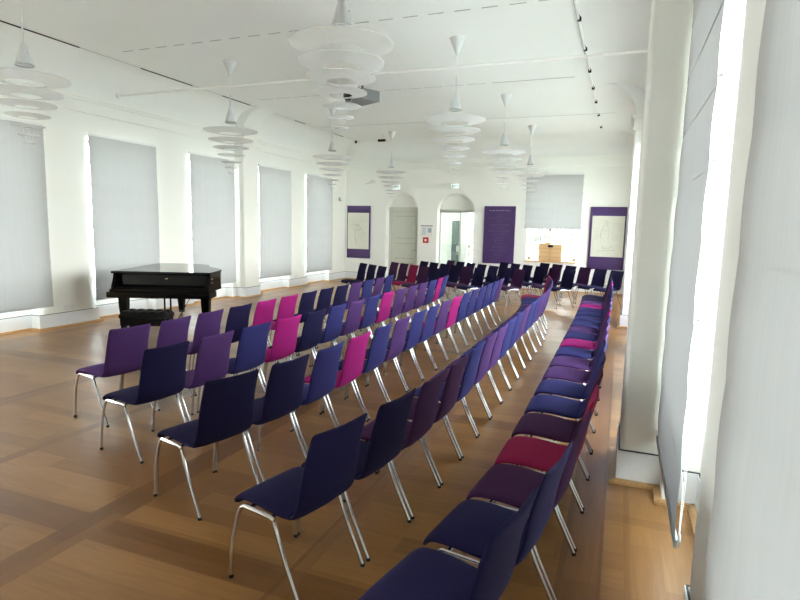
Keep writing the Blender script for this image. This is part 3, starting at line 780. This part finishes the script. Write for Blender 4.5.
# projector
r = tag(empty('projector', (-4.56, 9.60, 4.12), math.radians(-28)), 'grey projector hanging from the ceiling beside the large ring lamp', 'projector')
m = MB(); m.box(-.26, .26, -.20, .20, -.10, .09, .012); m.build('housing', M['projgrey'], r)
m = MB()
for k in range(7): m.box(-.262+.0, -.258, .02+k*.022, .03+k*.022, -.06, .05)
m.build('vent', M['black'], r)
m = MB(); m.tube([(-.10, -.20, -.005), (-.10, -.30, -.005)], .075, 20); ln = m.build('lens_barrel', M['black'], r, True)
m = MB(); m.lathe([(.06, 0), (.05, .006), (.02, .012)], n=16); o = m.build('lens_glass', mat('lens', (.01, .01, .02), .05), ln, True, (-.10, -.302, -.005)); o.rotation_euler = (PI/2, 0, 0)
m = MB(); m.box(-.15, .15, -.1, .1, .09, .115); m.tube([(0, 0, .11), (0, 0, ZC-4.12)], .022, 10); m.lathe([(.07, ZC-4.135), (.07, ZC-4.12)], n=16)
for sx in (-1, 1): m.tube([(sx*.13, -.09, .10), (sx*.03, 0, .22)], .009, 6)
m.build('ceiling_mount', M['black'], r, True)

# ------------------------------------------------------------------ end wall posters, signs
def stroke(m, pts, x0, z0, y, r=.0035):
    m.tube([(x0+a, y, z0+b) for a, b in pts], r, 4)
def poster(x0, x1, z0, z1, label, sheet, sketch):
    r = tag(empty('poster_panel', ((x0+x1)/2, YE-.003, z0)), label, 'poster', 'purple display panels on the end wall'); w, h = x1-x0, z1-z0
    m = MB(); m.box(-w/2, w/2, -.045, 0, 0, h, .003); m.build('panel', M['poster'], r)
    if sheet:
        a, b, c_, d_ = sheet; m = MB(); m.box(a-w/2, b-w/2, -.052, -.044, c_, d_); sh = m.build('drawing_sheet', M['paper'], r)
        m = MB(); sketch(m, a-w/2, c_, b-a, d_-c_); m.build('sketch', M['ink'], sh)
    return r
def sk_tree(m, X, Z, w, h):
    rnd = random.Random(5)
    for k in range(26):
        a = rnd.uniform(0, 6.28); cx, cz = w*.42+rnd.uniform(-.09, .09), h*.66+rnd.uniform(-.12, .14); rr = rnd.uniform(.02, .10)
        stroke(m, [(cx+rr*math.cos(a+t*.5), cz+rr*math.sin(a+t*.5)*.8) for t in range(6)], X, Z, -.053, .0025)
    for x, t0, t1 in ((.35, .2, .62), (.37, .18, .6), (.49, .25, .62), (.42, .05, .3)): stroke(m, [(w*x, h*t0), (w*x+.01, h*t1)], X, Z, -.053, .003)
    for k in range(14):
        z = h*(.25+.05*k); a = rnd.uniform(.5, .62); stroke(m, [(w*a, z), (w*rnd.uniform(.75, .93), z+rnd.uniform(-.01, .01))], X, Z, -.053, .0022)
    for k in range(6):
        z = h*(.60+.04*k); stroke(m, [(w*.06, z), (w*rnd.uniform(.2, .32), z)], X, Z, -.053, .0022)
def sk_fig(m, X, Z, w, h):
    cx = w*.44
    stroke(m, [(cx-.02, h*.86), (cx+.0, h*.89), (cx+.03, h*.87), (cx+.04, h*.80), (cx+.03, h*.76), (cx+.08, h*.70), (cx+.09, h*.5), (cx+.05, h*.45)], X, Z, -.053, .004)
    stroke(m, [(cx-.02, h*.86), (cx-.03, h*.78), (cx-.05, h*.75), (cx-.12, h*.66), (cx-.14, h*.5), (cx-.10, h*.44)], X, Z, -.053, .004)
    stroke(m, [(cx-.10, h*.66), (cx-.03, h*.62), (cx+.05, h*.66)], X, Z, -.053, .0035)
    stroke(m, [(cx-.09, h*.26), (cx-.02, h*.20), (cx+.03, h*.23), (cx+.09, h*.21), (cx+.2, h*.27)], X, Z, -.053, .005)
    stroke(m, [(cx-.22, h*.14), (cx+.28, h*.17)], X, Z, -.053, .003); stroke(m, [(w*.08, h*.40), (cx-.1, h*.56)], X, Z, -.053, .0025)
    rnd = random.Random(9)
    for k in range(10): z = h*(.42+.045*k); stroke(m, [(w*.62, z), (w*rnd.uniform(.8, .94), z)], X, Z, -.053, .002)
    for k in range(5): z = h*(.45+.06*k); stroke(m, [(w*.08, z), (w*rnd.uniform(.18, .26), z)], X, Z, -.053, .002)
poster(-8.56, -7.72, .72, 2.44, 'purple panel with a cream drawing, left of the closed door', (.03, .80, .30, 2.44-.72-.23), sk_tree)
poster(-.86, .10, .70, 2.46, 'purple panel with a cream figure sketch, right of the end window', (.06, .92, .36, 2.46-.70-.25), sk_fig)
r = poster(-3.92, -2.98, .74, 2.46, 'all-purple text panel between the glazed door and the end window', None, None)
rnd = random.Random(21); m = MB(); m2 = MB(); h = 1.72
# lines of small lettering, too fine to read, as short runs of strokes
def textline(mb, z, w, hh, wide):
    x = -w/2
    while x < w/2:
        l_ = rnd.uniform(.5, 1.6)*wide; e = min(x+l_, w/2); q = x
        while q < e-.001:
            mb.box(q, min(q+wide*.14, e), -.0475, -.045, z, z+hh*rnd.choice((1, .7, .7, .85))); q += wide*.24
        x = e + wide*.35
textline(m2, h-.14, .64, .022, .07)
z = h-.24; k = 0
for (wd, n_) in ((.14, 1), (.28, 1), (.72, 1), (.22, 2), (.6, 2), (.5, 1), (.66, 2), (.44, 2), (.34, 3), (.3, 2), (.42, 2), (.46, 2), (.32, 2), (.12, 2)):
    for _ in range(n_): textline(m, z, wd*rnd.uniform(.85, 1), .011, .05); z -= .046
    z -= .018
m.build('text_lines', M['lettering'], r); m2.build('heading', M['ltitle'], r)

def exit_sign(x, z, label):
    r = tag(empty('exit_sign', (x, YE-.03, z)), label, 'exit sign', 'lit emergency exit signs')
    m = MB(); m.box(-.125, .125, -.03, .03, -.075, .075, .006); m.build('housing', M['white'], r)
    m = MB(); m.box(-.118, .118, -.034, -.029, -.068, .068); f_ = m.build('lit_face', M['signlit'], r)
    m = MB(); y = -.0355
    m.box(-.095, -.045, y, y+.001, -.05, .05); m.box(.03, .09, y, y+.001, -.008, .008)
    m.prism([(.095, 0), (.07, .025), (.07, -.025)], 'y', y, y+.001); m.lathe([(.008, 0), (.008, .001)], (-.0, y, .04), 8)
    m.prism([(-.02, .025), (.015, .03), (.02, .0), (.0, -.01), (.012, -.045), (.0, -.05), (-.012, -.015), (-.03, -.045), (-.036, -.035), (-.018, .0)], 'y', y, y+.001)
    m.build('pictogram', M['signgreen'], f_)
exit_sign(-6.82, 3.03, 'small lit exit sign above the closed door arch'); exit_sign(-4.87, 3.06, 'small lit exit sign above the glazed door arch')

r = tag(empty('notice_board', (-5.76, YE, 1.5)), 'small white notice hanging between the two doorways', 'notice')
m = MB(); m.box(-.20, .20, -.02, 0, .0, .34, .003); m.build('board', M['white'], r)
m = MB(); m.box(-.20, .20, -.024, -.018, .32, .345); m.build('top_strip', M['projgrey'], r)
m = MB(); [m.box(-.15, -.02, -.0215, -.0195, .05+.03*k, .06+.03*k) for k in range(8)]; m.box(.04, .16, -.0215, -.0195, .12, .26); m.build('print', mat('pale_blue_print', (.35, .45, .5), .7), r)
r = tag(empty('fire_alarm_button', (-5.78, YE, 1.38)), 'red fire alarm call point below the white notice', 'fire alarm')
m = MB(); m.box(-.09, .09, -.05, 0, -.09, .09, .008); m.build('housing', M['red'], r)
m = MB(); m.lathe([(.04, -.004), (.04, .004)], n=16); o = m.build('button', M['white'], r, False, (0, -.052, 0)); o.rotation_euler = (PI/2, 0, 0)
r = tag(empty('light_switch', (-4.06, YE, 1.08)), 'small white switch beside the text panel', 'switch')
m = MB(); m.box(-.04, .04, -.012, 0, -.06, .06, .003); m.build('plate', M['white'], r); m = MB(); m.box(-.025, .025, -.017, -.012, -.03, .03, .002); m.build('rocker', M['white'], r)
r = tag(empty('wall_outlet', (XL, 6.74, .31)), 'white double socket low on the left pier before the piano', 'socket')
m = MB(); m.box(0, .012, -.085, .085, -.045, .045, .003); m.build('plate', M['white'], r)
for s_ in (-1, 1):
    m = MB(); m.lathe([(.026, 0), (.026, .003), (.020, .003), (.020, .001)], n=18); o = m.build('socket_ring', M['white'], r, True, (.012, s_*.042, 0)); o.rotation_euler = (0, PI/2, 0)
r = tag(empty('wall_outlet', (XL, 13.95, .31)), 'white socket low on the left wall between the last two blinds', 'socket')
m = MB(); m.box(0, .012, -.08, .08, -.04, .04, .003); m.build('plate', M['white'], r)
r = tag(empty('motion_sensor', (XL, 16.55, 2.62)), 'small grey sensor high on the left wall near the end wall corner', 'sensor')
m = MB(); m.box(0, .05, -.03, .03, -.05, .07, .01); m.build('housing', M['cordgrey'], r); m = MB(); m.tube([(.05, 0, -.02), (.09, -.01, -.05)], .02, 8); m.build('lens', M['cordgrey'], r, True)
r = tag(empty('wire_ornament', (-7.73, YE, 3.21)), 'small looped metal bracket high on the end wall left of the exit sign', 'bracket')
m = MB(); m.tube([(-.18, -.03, -.05), (-.08, -.06, -.06), (-.02, -.06, -.03), (.0, -.06, .02), (.05, -.06, .03), (.08, -.06, -.02), (.04, -.05, -.05), (.08, -.05, .06), (.14, -.04, .05), (.15, -.03, -.03)], .008, 8)
m.tube([(-.18, 0, -.05), (-.18, -.03, -.05)], .008, 6); m.tube([(.15, 0, -.03), (.15, -.03, -.03)], .008, 6); m.build('bracket', M['cordgrey'], r, True)
r = tag(empty('ceiling_sensor', (-7.9, 16.2, 4.35)), 'tiny dark sensor in the far left ceiling corner', 'sensor')
m = MB(); m.lathe([(.035, .06), (.035, 0), (.02, -.02)], n=12); m.build('housing', M['black'], r, True)

# wooden panel box on the end window sill
r = tag(empty('wooden_box', (-1.92, YE-.0, ZSILL)), 'pale wooden two-panel box standing on the end window sill', 'box')
m = MB(); m.box(-.33, .0, -.06, .02, 0, .50, .006); m.build('front_panel', M['pine'], r)
m = MB(); m.box(.006, .33, -.075, .02, 0, .485, .006); m.build('front_panel', M['pine'], r)
m = MB(); m.box(-.16, .02, -.02, .0, .50, .535, .004); m.build('handle', M['pine'], r)
m = MB(); m.box(-.07, .08, -.085, -.06, .40, .47, .006); m.tube([(-.05, -.09, .43), (.0, -.1, .47), (.06, -.09, .45)], .015, 8); cl = m.build('clip', M['black'], r)
m = MB(); m.box(-.31, -.23, -.066, -.06, .475, .495, .002); m.build('catch', M['black'], r)
m = MB()
for z in (.12, .25, .37): m.box(-.30, -.03, -.0615, -.06, z, z+.005); m.box(.03, .30, -.0765, -.075, z-.01, z-.005)
m.build('groove', M['darkoak'], r)

# ------------------------------------------------------------------ world, camera, view
w = bpy.data.worlds.new('overcast_sky'); S.world = w; w.use_nodes = True; nt = w.node_tree; bg = nt.nodes['Background']
tc = nt.nodes.new('ShaderNodeTexCoord'); sp = nt.nodes.new('ShaderNodeSeparateXYZ'); cr = nt.nodes.new('ShaderNodeValToRGB')
cr.color_ramp.elements[0].position = .0; cr.color_ramp.elements[0].color = (1.0, .995, .955, 1); cr.color_ramp.elements[1].position = .6; cr.color_ramp.elements[1].color = (.80, .90, 1.0, 1)
nt.links.new(tc.outputs['Generated'], sp.inputs[0]); nt.links.new(sp.outputs[2], cr.inputs[0]); nt.links.new(cr.outputs[0], bg.inputs['Color'])
bg.inputs['Strength'].default_value = 1.0

cam = bpy.data.cameras.new('camera'); co = bpy.data.objects.new('camera', cam); COL.objects.link(co); S.camera = co
cam.sensor_width = 36; cam.lens = 561/800*36; cam.clip_start = .02; cam.clip_end = 300
fy = Vector((222, -69, 561)).normalized(); fx = Vector((1450, 105, -561)).normalized(); fx = (fx - fy*fx.dot(fy)).normalized(); fz = fx.cross(fy)
# rows of the world->camera rotation, camera y up and z backwards
R = Matrix(((fx.x, fy.x, fz.x), (-fx.y, -fy.y, -fz.y), (-fx.z, -fy.z, -fz.z)))
co.matrix_world = Matrix.Translation((0, 0, 1.8)) @ R.transposed().to_4x4()

S.view_settings.view_transform = 'Standard'; S.view_settings.look = 'None'; S.view_settings.gamma = 1; S.view_settings.use_curve_mapping = False
S.view_settings.exposure = 4.88
cy = S.cycles
cy.max_bounces = 16; cy.diffuse_bounces = 8; cy.glossy_bounces = 4; cy.transparent_max_bounces = 24; cy.transmission_bounces = 8
cy.use_denoising = True; cy.sample_clamp_indirect = 8; cy.caustics_reflective = False; cy.caustics_refractive = False
